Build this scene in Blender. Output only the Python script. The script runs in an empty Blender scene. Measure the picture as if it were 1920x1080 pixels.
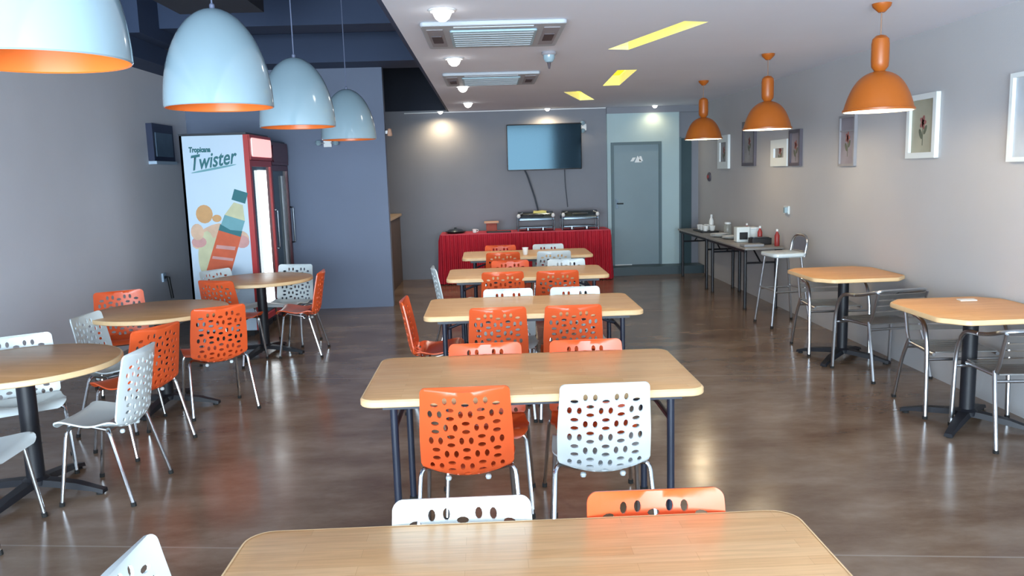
import bpy, math, random
from mathutils import Vector, Matrix
from mathutils.geometry import delaunay_2d_cdt
random.seed(7)
S = bpy.context.scene
COL = S.collection
PI = math.pi

# ------------------------------------------------------------------ camera
F_PX, PITCH, YAW, ROLL, EYE = 1500.0, .1427, .0271, -.0301, 1.70
cam = bpy.data.cameras.new('camera'); cam.sensor_fit = 'HORIZONTAL'; cam.sensor_width = 36.0
cam.lens = 36.0 * F_PX / 1920.0; cam.clip_start = .05; cam.clip_end = 200
co = bpy.data.objects.new('camera', cam); COL.objects.link(co)
fw = Vector((math.sin(YAW)*math.cos(PITCH), math.cos(YAW)*math.cos(PITCH), -math.sin(PITCH)))
r0 = Vector((math.cos(YAW), -math.sin(YAW), 0)); u0 = r0.cross(fw)
rt = r0*math.cos(ROLL) + u0*math.sin(ROLL); up = u0*math.cos(ROLL) - r0*math.sin(ROLL)
m = Matrix((rt, up, -fw)).transposed().to_4x4(); m.translation = (0, 0, EYE)
co.matrix_world = m
S.camera = co

# ------------------------------------------------------------------ view, world, daylight
vs = S.view_settings
vs.view_transform = 'Standard'; vs.look = 'None'; vs.gamma = 1.0; vs.use_curve_mapping = False
vs.exposure = 0.05
W = bpy.data.worlds.new('sky'); S.world = W; W.use_nodes = True
bg = W.node_tree.nodes['Background']; bg.inputs[0].default_value = (.72, .87, 1, 1); bg.inputs[1].default_value = 1.0

def area(name, loc, rot, sx, sy, power, color):
    l = bpy.data.lights.new(name, 'AREA'); l.shape = 'RECTANGLE'; l.size = sx; l.size_y = sy
    l.energy = power; l.color = color
    o = bpy.data.objects.new(name, l); COL.objects.link(o); o.location = loc; o.rotation_euler = rot
    return o
# daylight through the glazed shop front behind the camera
area('shopfront_daylight', (-.60, -4.45, 1.36), (PI/2, 0, 0), 6.2, 2.6, 1500, (.74, .89, 1.0))
area('side_fill', (-3.74, -2.6, 1.40), (PI/2, 0, -PI/2), 3.4, 2.4, 230, (.78, .90, 1.0))  # added fill from the left behind the camera, lifts the right wall

# ------------------------------------------------------------------ colours and materials
def lin(c):
    if isinstance(c, str): c = tuple(int(c[i:i+2], 16)/255 for i in (0, 2, 4))
    return tuple(x/12.92 if x <= .04045 else ((x+.055)/1.055)**2.4 for x in c) + (1,)
MATS = {}
def mat(name, col, rough=.5, metal=0, noise=0, nscale=8, bump=0, bscale=60, emit=None, estr=0, trans=0, coat=0, spec=.5):
    if name in MATS: return MATS[name]
    M = bpy.data.materials.new(name); M.use_nodes = True; nt = M.node_tree; b = nt.nodes['Principled BSDF']
    c = lin(col); b.inputs['Base Color'].default_value = c
    b.inputs['Roughness'].default_value = rough; b.inputs['Metallic'].default_value = metal
    b.inputs['Transmission Weight'].default_value = trans; b.inputs['Coat Weight'].default_value = coat
    b.inputs['Specular IOR Level'].default_value = spec
    tc = nt.nodes.new('ShaderNodeTexCoord')
    if noise:
        n = nt.nodes.new('ShaderNodeTexNoise'); n.inputs['Scale'].default_value = nscale; n.inputs['Detail'].default_value = 5
        nt.links.new(tc.outputs['Object'], n.inputs['Vector'])
        r = nt.nodes.new('ShaderNodeValToRGB')
        r.color_ramp.elements[0].color = tuple(x*(1-noise) for x in c[:3])+(1,)
        r.color_ramp.elements[1].color = tuple(min(1, x*(1+noise)) for x in c[:3])+(1,)
        r.color_ramp.elements[0].position = .3; r.color_ramp.elements[1].position = .7
        nt.links.new(n.outputs['Fac'], r.inputs['Fac']); nt.links.new(r.outputs['Color'], b.inputs['Base Color'])
    if bump:
        n2 = nt.nodes.new('ShaderNodeTexNoise'); n2.inputs['Scale'].default_value = bscale; n2.inputs['Detail'].default_value = 3
        nt.links.new(tc.outputs['Object'], n2.inputs['Vector'])
        bp = nt.nodes.new('ShaderNodeBump'); bp.inputs['Strength'].default_value = bump; bp.inputs['Distance'].default_value = .01
        nt.links.new(n2.outputs['Fac'], bp.inputs['Height']); nt.links.new(bp.outputs['Normal'], b.inputs['Normal'])
    if emit:
        b.inputs['Emission Color'].default_value = lin(emit); b.inputs['Emission Strength'].default_value = estr
    MATS[name] = M
    return M

def wood(name, c1, c2, c3, strip=.045, length=.42):
    M = bpy.data.materials.new(name); M.use_nodes = True; nt = M.node_tree; L = nt.links; b = nt.nodes['Principled BSDF']
    tc = nt.nodes.new('ShaderNodeTexCoord')
    br = nt.nodes.new('ShaderNodeTexBrick'); br.offset = .37; br.inputs['Scale'].default_value = 1
    br.inputs['Brick Width'].default_value = length; br.inputs['Row Height'].default_value = strip
    br.inputs['Mortar Size'].default_value = .0006; br.inputs['Bias'].default_value = 0
    br.inputs['Color1'].default_value = lin(c1); br.inputs['Color2'].default_value = lin(c2); br.inputs['Mortar'].default_value = lin(c3)
    L.new(tc.outputs['Object'], br.inputs['Vector'])
    mp = nt.nodes.new('ShaderNodeMapping'); mp.inputs['Scale'].default_value = (2.5, 40, 40)
    L.new(tc.outputs['Object'], mp.inputs['Vector'])
    n = nt.nodes.new('ShaderNodeTexNoise'); n.inputs['Scale'].default_value = 2.2; n.inputs['Detail'].default_value = 6
    L.new(mp.outputs['Vector'], n.inputs['Vector'])
    r = nt.nodes.new('ShaderNodeValToRGB'); r.color_ramp.elements[0].color = (.90, .87, .83, 1); r.color_ramp.elements[1].color = (1.05, 1.05, 1.05, 1)
    r.color_ramp.elements[0].position = .35; r.color_ramp.elements[1].position = .65
    L.new(n.outputs['Fac'], r.inputs['Fac'])
    mx = nt.nodes.new('ShaderNodeMix'); mx.data_type = 'RGBA'; mx.blend_type = 'MULTIPLY'; mx.inputs[0].default_value = 1
    L.new(br.outputs['Color'], mx.inputs[6]); L.new(r.outputs['Color'], mx.inputs[7]); L.new(mx.outputs[2], b.inputs['Base Color'])
    b.inputs['Roughness'].default_value = .36
    MATS[name] = M
    return M

def floor_mat():
    M = bpy.data.materials.new('stained_concrete'); M.use_nodes = True; nt = M.node_tree; L = nt.links; b = nt.nodes['Principled BSDF']
    tc = nt.nodes.new('ShaderNodeTexCoord')
    mp = nt.nodes.new('ShaderNodeMapping'); mp.inputs['Scale'].default_value = (.75, 1.6, 1)
    L.new(tc.outputs['Object'], mp.inputs['Vector'])
    n = nt.nodes.new('ShaderNodeTexNoise'); n.inputs['Scale'].default_value = 1.7; n.inputs['Detail'].default_value = 9; n.inputs['Roughness'].default_value = .66
    L.new(mp.outputs['Vector'], n.inputs['Vector'])
    r = nt.nodes.new('ShaderNodeValToRGB'); e = r.color_ramp.elements
    e[0].color = lin('5e4637'); e[0].position = .30; e[1].color = lin('8f7d6e'); e[1].position = .72
    x = r.color_ramp.elements.new(.5); x.color = lin('776353')
    L.new(n.outputs['Fac'], r.inputs['Fac'])
    # saw-cut control joints every few metres across the room
    rv = nt.nodes.new('ShaderNodeMapping'); rv.inputs['Rotation'].default_value = (0, 0, .1165); L.new(tc.outputs['Object'], rv.inputs['Vector'])
    sp = nt.nodes.new('ShaderNodeSeparateXYZ'); L.new(rv.outputs['Vector'], sp.inputs[0])
    def joint(axis, period, off):
        a = nt.nodes.new('ShaderNodeMath'); a.operation = 'ADD'; a.inputs[1].default_value = off; L.new(sp.outputs[axis], a.inputs[0])
        w = nt.nodes.new('ShaderNodeMath'); w.operation = 'PINGPONG'; w.inputs[1].default_value = period/2; L.new(a.outputs[0], w.inputs[0])
        l = nt.nodes.new('ShaderNodeMath'); l.operation = 'LESS_THAN'; l.inputs[1].default_value = .006; L.new(w.outputs[0], l.inputs[0])
        return l
    j0 = joint(1, 3.12, -3.41)
    j = nt.nodes.new('ShaderNodeMath'); j.operation = 'MULTIPLY'; j.inputs[1].default_value = .55; L.new(j0.outputs[0], j.inputs[0])
    mx = nt.nodes.new('ShaderNodeMix'); mx.data_type = 'RGBA'; L.new(j.outputs[0], mx.inputs[0])
    L.new(r.outputs['Color'], mx.inputs[6]); mx.inputs[7].default_value = lin('9c9188')
    L.new(mx.outputs[2], b.inputs['Base Color'])
    n2 = nt.nodes.new('ShaderNodeTexNoise'); n2.inputs['Scale'].default_value = 5; n2.inputs['Detail'].default_value = 4
    L.new(tc.outputs['Object'], n2.inputs['Vector'])
    mr = nt.nodes.new('ShaderNodeMapRange'); mr.inputs[3].default_value = .13; mr.inputs[4].default_value = .27
    L.new(n2.outputs['Fac'], mr.inputs[0]); L.new(mr.outputs[0], b.inputs['Roughness'])
    MATS['floor'] = M
    return M

mat('wall_grey', 'dedfe6', .75, noise=.03, nscale=1.2, bump=.08, bscale=90)
mat('wall_right', 'b5b6b9', .75, noise=.03, nscale=1.2, bump=.08, bscale=90)
mat('wall_back', '83868f', .75, noise=.04, nscale=1.5, bump=.06, bscale=90)
mat('partition', '6f7b92', .75, noise=.03, nscale=1.5, bump=.06, bscale=90)
mat('door_zone', 'a8bfc4', .65, noise=.03, nscale=2)
mat('ceiling', 'e9eefa', .8, noise=.02, nscale=1)
mat('navy', '2f405e', .7, noise=.08, nscale=2)
mat('black_paint', '1c2434', .8, noise=.1, nscale=3)
mat('door', '7c919a', .5, noise=.03, nscale=2)
mat('door_frame', '516871', .5, noise=.03, nscale=4)
mat('dark_teal', '27424a', .6, noise=.05, nscale=4)
mat('step', '34474f', .45, noise=.06, nscale=4)
mat('orange', 'e05c2e', .30, noise=.03, nscale=3)
mat('white_plastic', 'd2dde0', .28, noise=.015, nscale=3)
mat('chrome', 'c8ccd0', .16, 1, noise=.03, nscale=20)
mat('aluminium', 'bfc3c8', .28, 1, noise=.04, nscale=20)
mat('alu_slat', 'b2b3b2', .35, 1, noise=.05, nscale=15)
mat('black_metal', '12151d', .5, 0, noise=.08, nscale=10)
mat('leg_navy', '1e2536', .42, 0, noise=.08, nscale=10)
mat('rubber', '151515', .8, noise=.1, nscale=30)
mat('edge_wood', 'e2bf90', .4, noise=.05, nscale=12)
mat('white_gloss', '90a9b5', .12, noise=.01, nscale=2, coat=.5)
mat('lamp_orange_in', 'f07a32', .3, noise=.02, nscale=4)
mat('pendant_orange', 'a65716', .38, noise=.04, nscale=5)
mat('pendant_white_in', 'fff4e2', .4, noise=.01, nscale=4)
mat('bulb', 'ffffff', .3, emit='fff2d8', estr=6)
mat('bulb_off', 'f4f4f0', .2, noise=.01, nscale=4)
mat('downlight', 'ffffff', .3, emit='fffaf0', estr=9)
mat('white_trim', 'e2e6e8', .4, noise=.01, nscale=4)
mat('cassette', 'b4bcc4', .45, noise=.01, nscale=4)
mat('grille', 'a9c6d2', .5, noise=.02, nscale=6)
mat('vent_dark', '4a4248', .6, noise=.1, nscale=12)
mat('vent_grey', '9a9aa2', .5, noise=.05, nscale=12)
mat('yellow_light', 'e8d81c', .5, emit='f4de1c', estr=1.0)
mat('yellow_side', 'e6d21a', .55, noise=.02, nscale=5, emit='f8f290', estr=.9)
mat('tv_black', '04080d', .08, noise=.1, nscale=3, spec=.27)
MATS['tv_black'].node_tree.nodes['Principled BSDF'].inputs['Specular Tint'].default_value = (.42, .74, .95, 1)
mat('tv_case', '14171c', .35, noise=.1, nscale=10)
mat('cable', '3a4450', .6, noise=.1, nscale=20)
mat('red_cloth', 'b3122b', .7, noise=.10, nscale=5, bump=.1, bscale=120)
mat('red_top', 'bd3c50', .7, noise=.08, nscale=5)
mat('steel', 'aab4bc', .2, 1, noise=.05, nscale=10)
mat('steel_dark', '545f68', .25, .9, noise=.1, nscale=10)
mat('yellow_cloth', 'c4c47e', .8, noise=.1, nscale=12)
mat('brown_box', '9a4438', .7, noise=.08, nscale=12)
mat('tan', 'c99d84', .7, noise=.05, nscale=12)
mat('black', '14161a', .5, noise=.1, nscale=12)
mat('ceramic', 'eef0ee', .18, noise=.01, nscale=5)
mat('clear_jar', 'cfd2cc', .08, noise=.02, nscale=5, trans=.6)
mat('buffet_top', '8a8885', .4, noise=.1, nscale=7)
mat('red_plastic', '9c3230', .35, noise=.05, nscale=9)
mat('frame_white', 'dfe7e8', .45, noise=.01, nscale=5)
mat('frame_dark', '55505a', .5, noise=.06, nscale=9)
mat('frame_grey', '8d8d92', .5, noise=.05, nscale=9)
mat('print_beige', 'a5a492', .7, noise=.10, nscale=6)
mat('print_grey', '8e9094', .7, noise=.12, nscale=6)
mat('print_mauve', '8c8790', .7, noise=.12, nscale=6)
mat('print_pale', 'b4bcc4', .7, noise=.08, nscale=6)
mat('petal', '96605c', .7, noise=.1, nscale=9)
mat('leaf_print', '5c6152', .7, noise=.1, nscale=9)
mat('cooler_red', 'b62a2a', .3, noise=.04, nscale=4)
mat('cooler_maroon', '5a2430', .3, noise=.05, nscale=4)
mat('cooler_side', 'c7dcee', .35, noise=.01, nscale=4)
mat('cooler_dark', '232a36', .4, noise=.06, nscale=6)
mat('cooler_sign', 'ffd8d8', .3, emit='ffc4c0', estr=.9)
mat('cooler_tube', 'ffffff', .3, emit='f4fcff', estr=3.2)
mat('cooler_glass', '41606b', .05, noise=.02, nscale=4, trans=.35)
mat('cooler_inner', 'd8e4e6', .4, noise=.02, nscale=4)
mat('print_green', '2d7078', .6, noise=.06, nscale=9)
mat('print_green_soft', '6fa5ae', .6, noise=.06, nscale=9)
mat('print_orange', 'd2603c', .6, noise=.08, nscale=9)
mat('print_peach', 'd9b79c', .6, noise=.12, nscale=9)
mat('print_amber', 'cfa06c', .6, noise=.08, nscale=9)
mat('print_cream', 'c9c9a4', .6, noise=.08, nscale=9)
mat('print_white', 'e4e8ea', .6, noise=.03, nscale=9)
mat('print_pink', 'cf9c98', .6, noise=.1, nscale=9)
mat('counter_wood', '5a4a42', .5, noise=.12, nscale=6)
mat('counter_top', 'b59f86', .4, noise=.05, nscale=8)
mat('paper', 'eceae4', .8, noise=.02, nscale=9)
mat('cord_grey', '66708a', .4, noise=.05, nscale=30)
mat('cord_brown', '8a6a58', .5, noise=.05, nscale=30)
mat('wallbox_dark', '2a3450', .4, noise=.08, nscale=9)
mat('wallbox_mid', '566f86', .4, noise=.1, nscale=9)
mat('wallbox_pale', 'b4cbe0', .4, noise=.03, nscale=9)
wood('table_wood', 'ebbe8c', 'e3b07a', 'd3a06a')
wood('round_wood', 'e4ad74', 'd99f64', 'c48b54')
wood('square_wood', 'f2b676', 'eaa865', 'd39656')
floor_mat()

# ------------------------------------------------------------------ mesh helpers
class MB:
    def __init__(s): s.v = []; s.f = []
    def add(s, vs_, fs):
        n = len(s.v); s.v += [tuple(v) for v in vs_]; s.f += [tuple(i+n for i in f) for f in fs]; return s
    def box(s, x0, y0, z0, x1, y1, z1, M=None):
        vs_ = [(x, y, z) for z in (z0, z1) for y in (y0, y1) for x in (x0, x1)]
        if M: vs_ = [M @ Vector(v) for v in vs_]
        return s.add(vs_, [(0, 2, 3, 1), (4, 5, 7, 6), (0, 1, 5, 4), (2, 6, 7, 3), (0, 4, 6, 2), (1, 3, 7, 5)])
    def tube(s, pts, r, seg=10, cap=True, r1=None):
        pts = [Vector(p) for p in pts]; n = len(pts); rings = []; prev = None
        for i, p in enumerate(pts):
            t = (pts[min(i+1, n-1)] - pts[max(i-1, 0)]).normalized()
            if prev is None:
                a = Vector((0, 0, 1)) if abs(t.z) < .9 else Vector((1, 0, 0)); nx = t.cross(a).normalized()
            else: nx = (prev - t*prev.dot(t)).normalized()
            prev = nx; ny = t.cross(nx); rr = r if r1 is None else r + (r1-r)*i/(n-1)
            rings.append([p + nx*math.cos(2*PI*k/seg)*rr + ny*math.sin(2*PI*k/seg)*rr for k in range(seg)])
        vs_ = [v for q in rings for v in q]; fs = []
        for i in range(n-1):
            for k in range(seg):
                k2 = (k+1) % seg; fs.append((i*seg+k, i*seg+k2, (i+1)*seg+k2, (i+1)*seg+k))
        if cap: fs += [tuple(reversed(range(seg))), tuple((n-1)*seg+k for k in range(seg))]
        return s.add(vs_, fs)
    def lathe(s, prof, seg=32, c=(0, 0, 0), closed=False, cap=True):
        vs_ = []; fs = []; n = len(prof)
        for r, z in prof:
            for k in range(seg):
                a = 2*PI*k/seg; vs_.append((c[0]+r*math.cos(a), c[1]+r*math.sin(a), c[2]+z))
        for i in range(n-1 if not closed else n):
            j = (i+1) % n
            for k in range(seg):
                k2 = (k+1) % seg; fs.append((i*seg+k, i*seg+k2, j*seg+k2, j*seg+k))
        if not closed and cap:
            if prof[0][0] > 1e-4: fs.append(tuple(reversed(range(seg))))
            if prof[-1][0] > 1e-4: fs.append(tuple((n-1)*seg+k for k in range(seg)))
        return s.add(vs_, fs)
    def prism(s, poly, z0, z1, bev=0):
        """polygon (xy) extruded, top and bottom edge chamfered by bev"""
        n = len(poly); cx = sum(p[0] for p in poly)/n; cy = sum(p[1] for p in poly)/n
        rx = max(abs(p[0]-cx) for p in poly); ry = max(abs(p[1]-cy) for p in poly)
        def ins(b): return [(cx+(p[0]-cx)*(1-b/rx), cy+(p[1]-cy)*(1-b/ry)) for p in poly]
        lev = [(z0, 0), (z1, 0)] if not bev else [(z0, bev), (z0+bev, 0), (z1-bev, 0), (z1-bev*.3, bev*.3), (z1, bev)]
        vs_ = [(x, y, z) for z, b in lev for x, y in ins(b)]; fs = []
        for i in range(len(lev)-1):
            for k in range(n):
                k2 = (k+1) % n; fs.append((i*n+k, i*n+k2, (i+1)*n+k2, (i+1)*n+k))
        fs += [tuple(reversed(range(n))), tuple((len(lev)-1)*n+k for k in range(n))]
        return s.add(vs_, fs)
    def xf(s, M): s.v = [tuple(M @ Vector(v)) for v in s.v]; return s
    def mesh(s, name, mt, smooth=True, ang=.6):
        me = bpy.data.meshes.new(name); me.from_pydata(s.v, [], s.f); me.update()
        me.materials.append(MATS[mt])
        if smooth:
            me.polygons.foreach_set('use_smooth', [True]*len(me.polygons)); me.set_sharp_from_angle(angle=ang)
        return me
    def obj(s, name, mt, parent=None, label=None, smooth=True):
        return link(name, s.mesh(name, mt, smooth), parent, label)
def link(name, data, parent=None, label=None):
    o = bpy.data.objects.new(name, data); COL.objects.link(o)
    if parent: o.parent = parent
    if label: o['label'] = label
    return o
def tag(o, label, cat, group=None, kind=None):
    o['label'] = label; o['category'] = cat
    if group: o['group'] = group
    if kind: o['kind'] = kind
    return o
def thing(name, label, cat, loc=(0, 0, 0), rz=0, group=None):
    o = link(name, None); o.location = loc; o.rotation_euler = (0, 0, rz); o.empty_display_size = .1
    return tag(o, label, cat, group)
def struct(o, label=None):
    o['kind'] = 'structure'
    if label: o['label'] = label
    return o
def bez(p0, p1, p2, n=6):
    p0, p1, p2 = map(Vector, (p0, p1, p2))
    return [p0*(1-t)**2 + p1*2*t*(1-t) + p2*t*t for t in (i/n for i in range(n+1))]
def rounded_path(pts, r, n=5):
    pts = [Vector(p) for p in pts]; out = [pts[0]]
    for i in range(1, len(pts)-1):
        a, b, c = pts[i-1], pts[i], pts[i+1]
        d1 = min(r, (a-b).length*.49); d2 = min(r, (c-b).length*.49)
        out += bez(b+(a-b).normalized()*d1, b, b+(c-b).normalized()*d2, n)
    return out + [pts[-1]]
def rrect(hx, hy, r, n=6):
    out = []
    for sx, sy, a0 in ((1, 1, 0), (-1, 1, PI/2), (-1, -1, PI), (1, -1, 3*PI/2)):
        for i in range(n+1):
            a = a0 + PI/2*i/n; out.append((sx*(hx-r)+r*math.cos(a), sy*(hy-r)+r*math.sin(a)))
    return out
def ellipse(cx, cy, a, b, n=12, rot=0):
    out = []
    for k in range(n):
        t = 2*PI*k/n; x, y = a*math.cos(t), b*math.sin(t)
        out.append((cx+x*math.cos(rot)-y*math.sin(rot), cy+x*math.sin(rot)+y*math.cos(rot)))
    return out
class Kit:
    """parts of a thing, meshes shared by all its copies"""
    def __init__(s): s.p = []
    def part(s, name, me, label=None, sub=None): s.p.append((name, me, label, sub)); return len(s.p)-1
    def spawn(s, name, label, cat, loc, rz=0, group=None, swap=None):
        root = thing(name, label, cat, loc, rz, group); made = []
        for nm, me, lb, sub in s.p:
            me2 = swap.get(me.name, me) if swap else me
            made.append(link(nm, me2, root if sub is None else made[sub], lb))
        return root
def inpoly(x, y, P):
    c = False; j = len(P)-1
    for i in range(len(P)):
        xi, yi = P[i]; xj, yj = P[j]
        if (yi > y) != (yj > y) and x < (xj-xi)*(y-yi)/(yj-yi)+xi: c = not c
        j = i
    return c
def sheet(outline, holes, step, fmap, thick, margin=.006):
    """flat outline with holes, triangulated, bent by fmap(u,s)->(point, normal), given thickness"""
    co_, ed = [], []
    def ring(P):
        b = len(co_); co_.extend(Vector(p) for p in P); ed.extend((b+i, b+(i+1) % len(P)) for i in range(len(P)))
    ring(outline)
    for h in holes: ring(h)
    boxes = [(min(p[0] for p in h)-margin, max(p[0] for p in h)+margin, min(p[1] for p in h)-margin, max(p[1] for p in h)+margin) for h in holes]
    us = [p[0] for p in outline]; ss = [p[1] for p in outline]
    y = min(ss)+step/2
    while y < max(ss):
        x = min(us)+step/2
        while x < max(us):
            if inpoly(x, y, outline) and not any(a < x < b and c < y < d for a, b, c, d in boxes): co_.append(Vector((x, y)))
            x += step
        y += step
    r = delaunay_2d_cdt(co_, ed, [], 0, 1e-6)
    V, T = r[0], []
    for f in r[2]:
        cx = sum(V[i].x for i in f)/3; cy = sum(V[i].y for i in f)/3
        if not inpoly(cx, cy, outline): continue
        if any(a < cx < b and c < cy < d and inpoly(cx, cy, h) for (a, b, c, d), h in zip(boxes, holes)): continue
        T.append(tuple(f))
    n = len(V); mb = MB(); top, bot = [], []
    for p in V:
        q, nn = fmap(p.x, p.y); top.append(q+nn*thick/2); bot.append(q-nn*thick/2)
    cnt = {}
    for f in T:
        for i in range(3):
            e = (f[i], f[(i+1) % 3]); cnt[e] = 1
    fs = [f for f in T] + [tuple(reversed([i+n for i in f])) for f in T]
    for a, b in cnt:
        if (b, a) not in cnt: fs.append((b, a, a+n, b+n))
    return mb.add(top+bot, fs)
def flat_poly(P, z): return P, z

# ------------------------------------------------------------------ the room
XL, XR, XS, YF, YB = -3.80, 3.48, -.57, -4.5, 13.2
HC, HS = 2.705, 3.75
YP = 10.5          # partition behind the coolers
struct(MB().box(XL-.2, YF-.6, -.12, XR+.2, YB+.2, 0).obj('floor', 'floor', smooth=False), 'glossy brown stained concrete floor')
wl = struct(MB().box(XL-.15, YF, 0, XL, YB, HS).obj('wall_left', 'wall_grey', smooth=False))
struct(MB().box(XR, YF, 0, XR+.15, YB, HS).obj('wall_right', 'wall_right', smooth=False))
wb = struct(MB().box(XL-.15, YB, 0, XR+.15, YB+.15, HS).obj('wall_back', 'wall_back', smooth=False))
struct(MB().box(XL, YP, 0, -1.29, YP+.14, 3.3).obj('wall_partition', 'partition', smooth=False))
wf = MB().box(2.52, YF-.15, 0, XR+.15, YF, HS); wf.box(XL-.15, YF-.15, 2.68, 2.52, YF, HS)
struct(wf.obj('wall_front', 'wall_grey', smooth=False))
# shop front mullions behind the viewer
mu = MB()
for x in (-3.76, -1.65, .45, 2.48): mu.box(x-.03, YF-.1, 0, x+.03, YF-.04, 2.68)
mu.box(-3.79, YF-.1, .0, 2.51, YF-.04, .06); mu.box(-3.79, YF-.1, 2.15, 2.51, YF-.04, 2.2)
struct(mu.obj('window_1', 'frame_dark', smooth=False), 'dark framed glazed shop front')

# ceiling with three slanted light slots cut into it
def quad_long(a, b, w):
    a, b = Vector(a), Vector(b); d = (b-a).normalized(); n = Vector((-d.y, d.x))*w/2
    return [tuple(a-n), tuple(b-n), tuple(b+n), tuple(a+n)]
SLOTS = [quad_long((1.145, 6.94), (1.495, 5.73), .19), quad_long((1.53, 9.81), (1.47, 8.35), .2), quad_long((1.12, 10.43), (1.48, 11.72), .21)]
def plane_down(z): return lambda u, s: (Vector((u, s, z)), Vector((0, 0, -1)))
ce = sheet([(XS, YF), (XR, YF), (XR, YB), (XS, YB)], SLOTS, 2.0, plane_down(HC+.05), .1)
struct(ce.obj('ceiling', 'ceiling', smooth=False), 'plain white suspended ceiling')
struct(MB().box(XL-.15, YF, HS, XR+.15, YB+.15, HS+.1).obj('ceiling_slab', 'navy', smooth=False), 'navy painted slab over the open void')
# navy void over the left side
bm_ = MB().box(XL, YF, 2.96, XL+.34, YP, 3.15)
struct(bm_.obj('trim_1', 'navy', smooth=False), 'navy ledge along the top of the left wall')
struct(MB().box(XL+.002, 8.1, 3.15, -3.30, 9.1, HS).obj('trim_2', 'navy', smooth=False), 'navy boxed duct end above the left wall')
struct(MB().box(XL+.34, 9.95, 3.08, XS+.0, YP+.13, 3.42).obj('trim_3', 'navy', smooth=False), 'navy cross beam over the partition')
struct(MB().box(XL+.34, 8.6, 3.27, XS+.0, 9.05, HS).obj('trim_4', 'navy', smooth=False), 'second navy cross beam of the void')
struct(MB().box(XL+.34, 9.05, 3.42, XS, YP+.13, HS).obj('trim_8', 'navy', smooth=False), 'navy infill above the beams')
struct(MB().box(XL, YB-.03, HC+.03, XS, YB-.001, HS).obj('trim_5', 'black_paint', smooth=False), 'black painted top of the back wall')
struct(MB().box(-1.29, YB-.05, HC-.015, 1.96, YB-.0005, HC+.001 if False else HC-.001).obj('trim_6', 'white_trim', smooth=False), 'thin pale cornice line on the back wall')
struct(MB().box(XS-.03, YF, HC, XS-.001, YB-.032, HC+.16).obj('trim_7', 'navy', smooth=False), 'edge board of the dropped ceiling')
struct(MB().box(-1.28, YB-.015, 0, 1.96, YB-.0005, .09).obj('baseboard_back', 'wall_back', smooth=False))
# pale wall section round the door, the door, the dark side opening, the step
dz = MB(); dz.box(1.97, YB-.06, .0, 2.03, YB-.0005, 2.60); dz.box(2.86, YB-.06, 0, 3.15, YB-.0005, 2.60); dz.box(2.03, YB-.06, 2.14, 2.86, YB-.0005, 2.60)
struct(dz.obj('wall_door_surround', 'door_zone', smooth=False), 'pale blue wall section round the grey door')
struct(MB().box(1.97, YB-.05, 2.60, XR-.001, YB-.0005, HC-.001).obj('trim_9', 'wall_back', smooth=False))
d1 = struct(MB().box(2.075, YB-.045, .135, 2.815, YB-.005, 2.095).obj('door_1', 'door', smooth=False), 'flat grey blue door with a small white sign')
fr = MB(); fr.box(2.032, YB-.075, .13, 2.075, YB-.002, 2.138); fr.box(2.815, YB-.075, .13, 2.858, YB-.002, 2.138); fr.box(2.075, YB-.075, 2.095, 2.815, YB-.002, 2.138)
fr.obj('door_frame', 'door_frame', d1, smooth=False)
hd = MB().box(2.10, YB-.065, 1.07, 2.14, YB-.045, 1.22); hd.tube([(2.12, YB-.06, 1.15), (2.12, YB-.10, 1.15), (2.22, YB-.10, 1.15)], .011)
hd.obj('door_handle', 'steel_dark', d1)
sg = MB()
for P in ([(-.09, -.03), (-.04, -.03), (0, .03), (-.05, .03)], [(-.02, -.05), (.1, -.05), (.03, .06)], [(.06, -.03), (.12, -.03), (.09, .05), (.06, .05)]):
    sg.prism([(2.44+x, y) for x, y in P], 0, .003)
sg.xf(Matrix.Translation((0, YB-.045, 1.86)) @ Matrix.Rotation(PI/2, 4, 'X')); sg.obj('door_sign', 'print_white', d1, 'small white printed symbol on the door', smooth=False)
MB().box(2.08, YB-.07, .1305, 2.36, YB-.046, .142).obj('door_glint', 'white_trim', d1, 'pale strip painted as the light gap under the door', smooth=False)  # white strip painted in for the light showing under the door
d2 = struct(MB().box(3.155, YB-.03, .10, 3.36, YB-.0008, 2.18).obj('door_2', 'dark_teal', smooth=False), 'narrow dark doorway at the end of the right wall')
MB().box(3.152, YB-.055, .10, 3.185, YB-.03, 2.2).obj('door_frame', 'door_frame', d2, smooth=False)
struct(MB().box(2.0, YB-.40, 0, XR-.002, YB-.0608, .13).obj('floor_step', 'step', smooth=False), 'dark step in front of the grey door')

# ------------------------------------------------------------------ ceiling fittings
for i, (q, lb) in enumerate(zip(SLOTS, ('nearest long slanted yellow light slot in the white ceiling', 'middle yellow light slot in the white ceiling', 'farthest yellow light slot, slanting the other way near the television'))):
    cx = sum(p[0] for p in q)/4; cy = sum(p[1] for p in q)/4
    t = thing('ceiling_light_slot', lb, 'ceiling light', (cx, cy, HC), 0, 'yellow light slots')
    L = [(p[0]-cx, p[1]-cy) for p in q]
    sd = MB(); Z = .115
    for k in range(4):
        a, b = L[k], L[(k+1) % 4]
        sd.add([(a[0], a[1], .0), (b[0], b[1], .0), (b[0], b[1], Z), (a[0], a[1], Z)], [(0, 1, 2, 3)])
        n = Vector((b[1]-a[1], a[0]-b[0])).normalized()*.004
    sd.obj('side_wall', 'yellow_side', t, smooth=False)
    MB().prism(L, Z, Z+.02).obj('diffuser', 'yellow_light', t, smooth=False)
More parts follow.
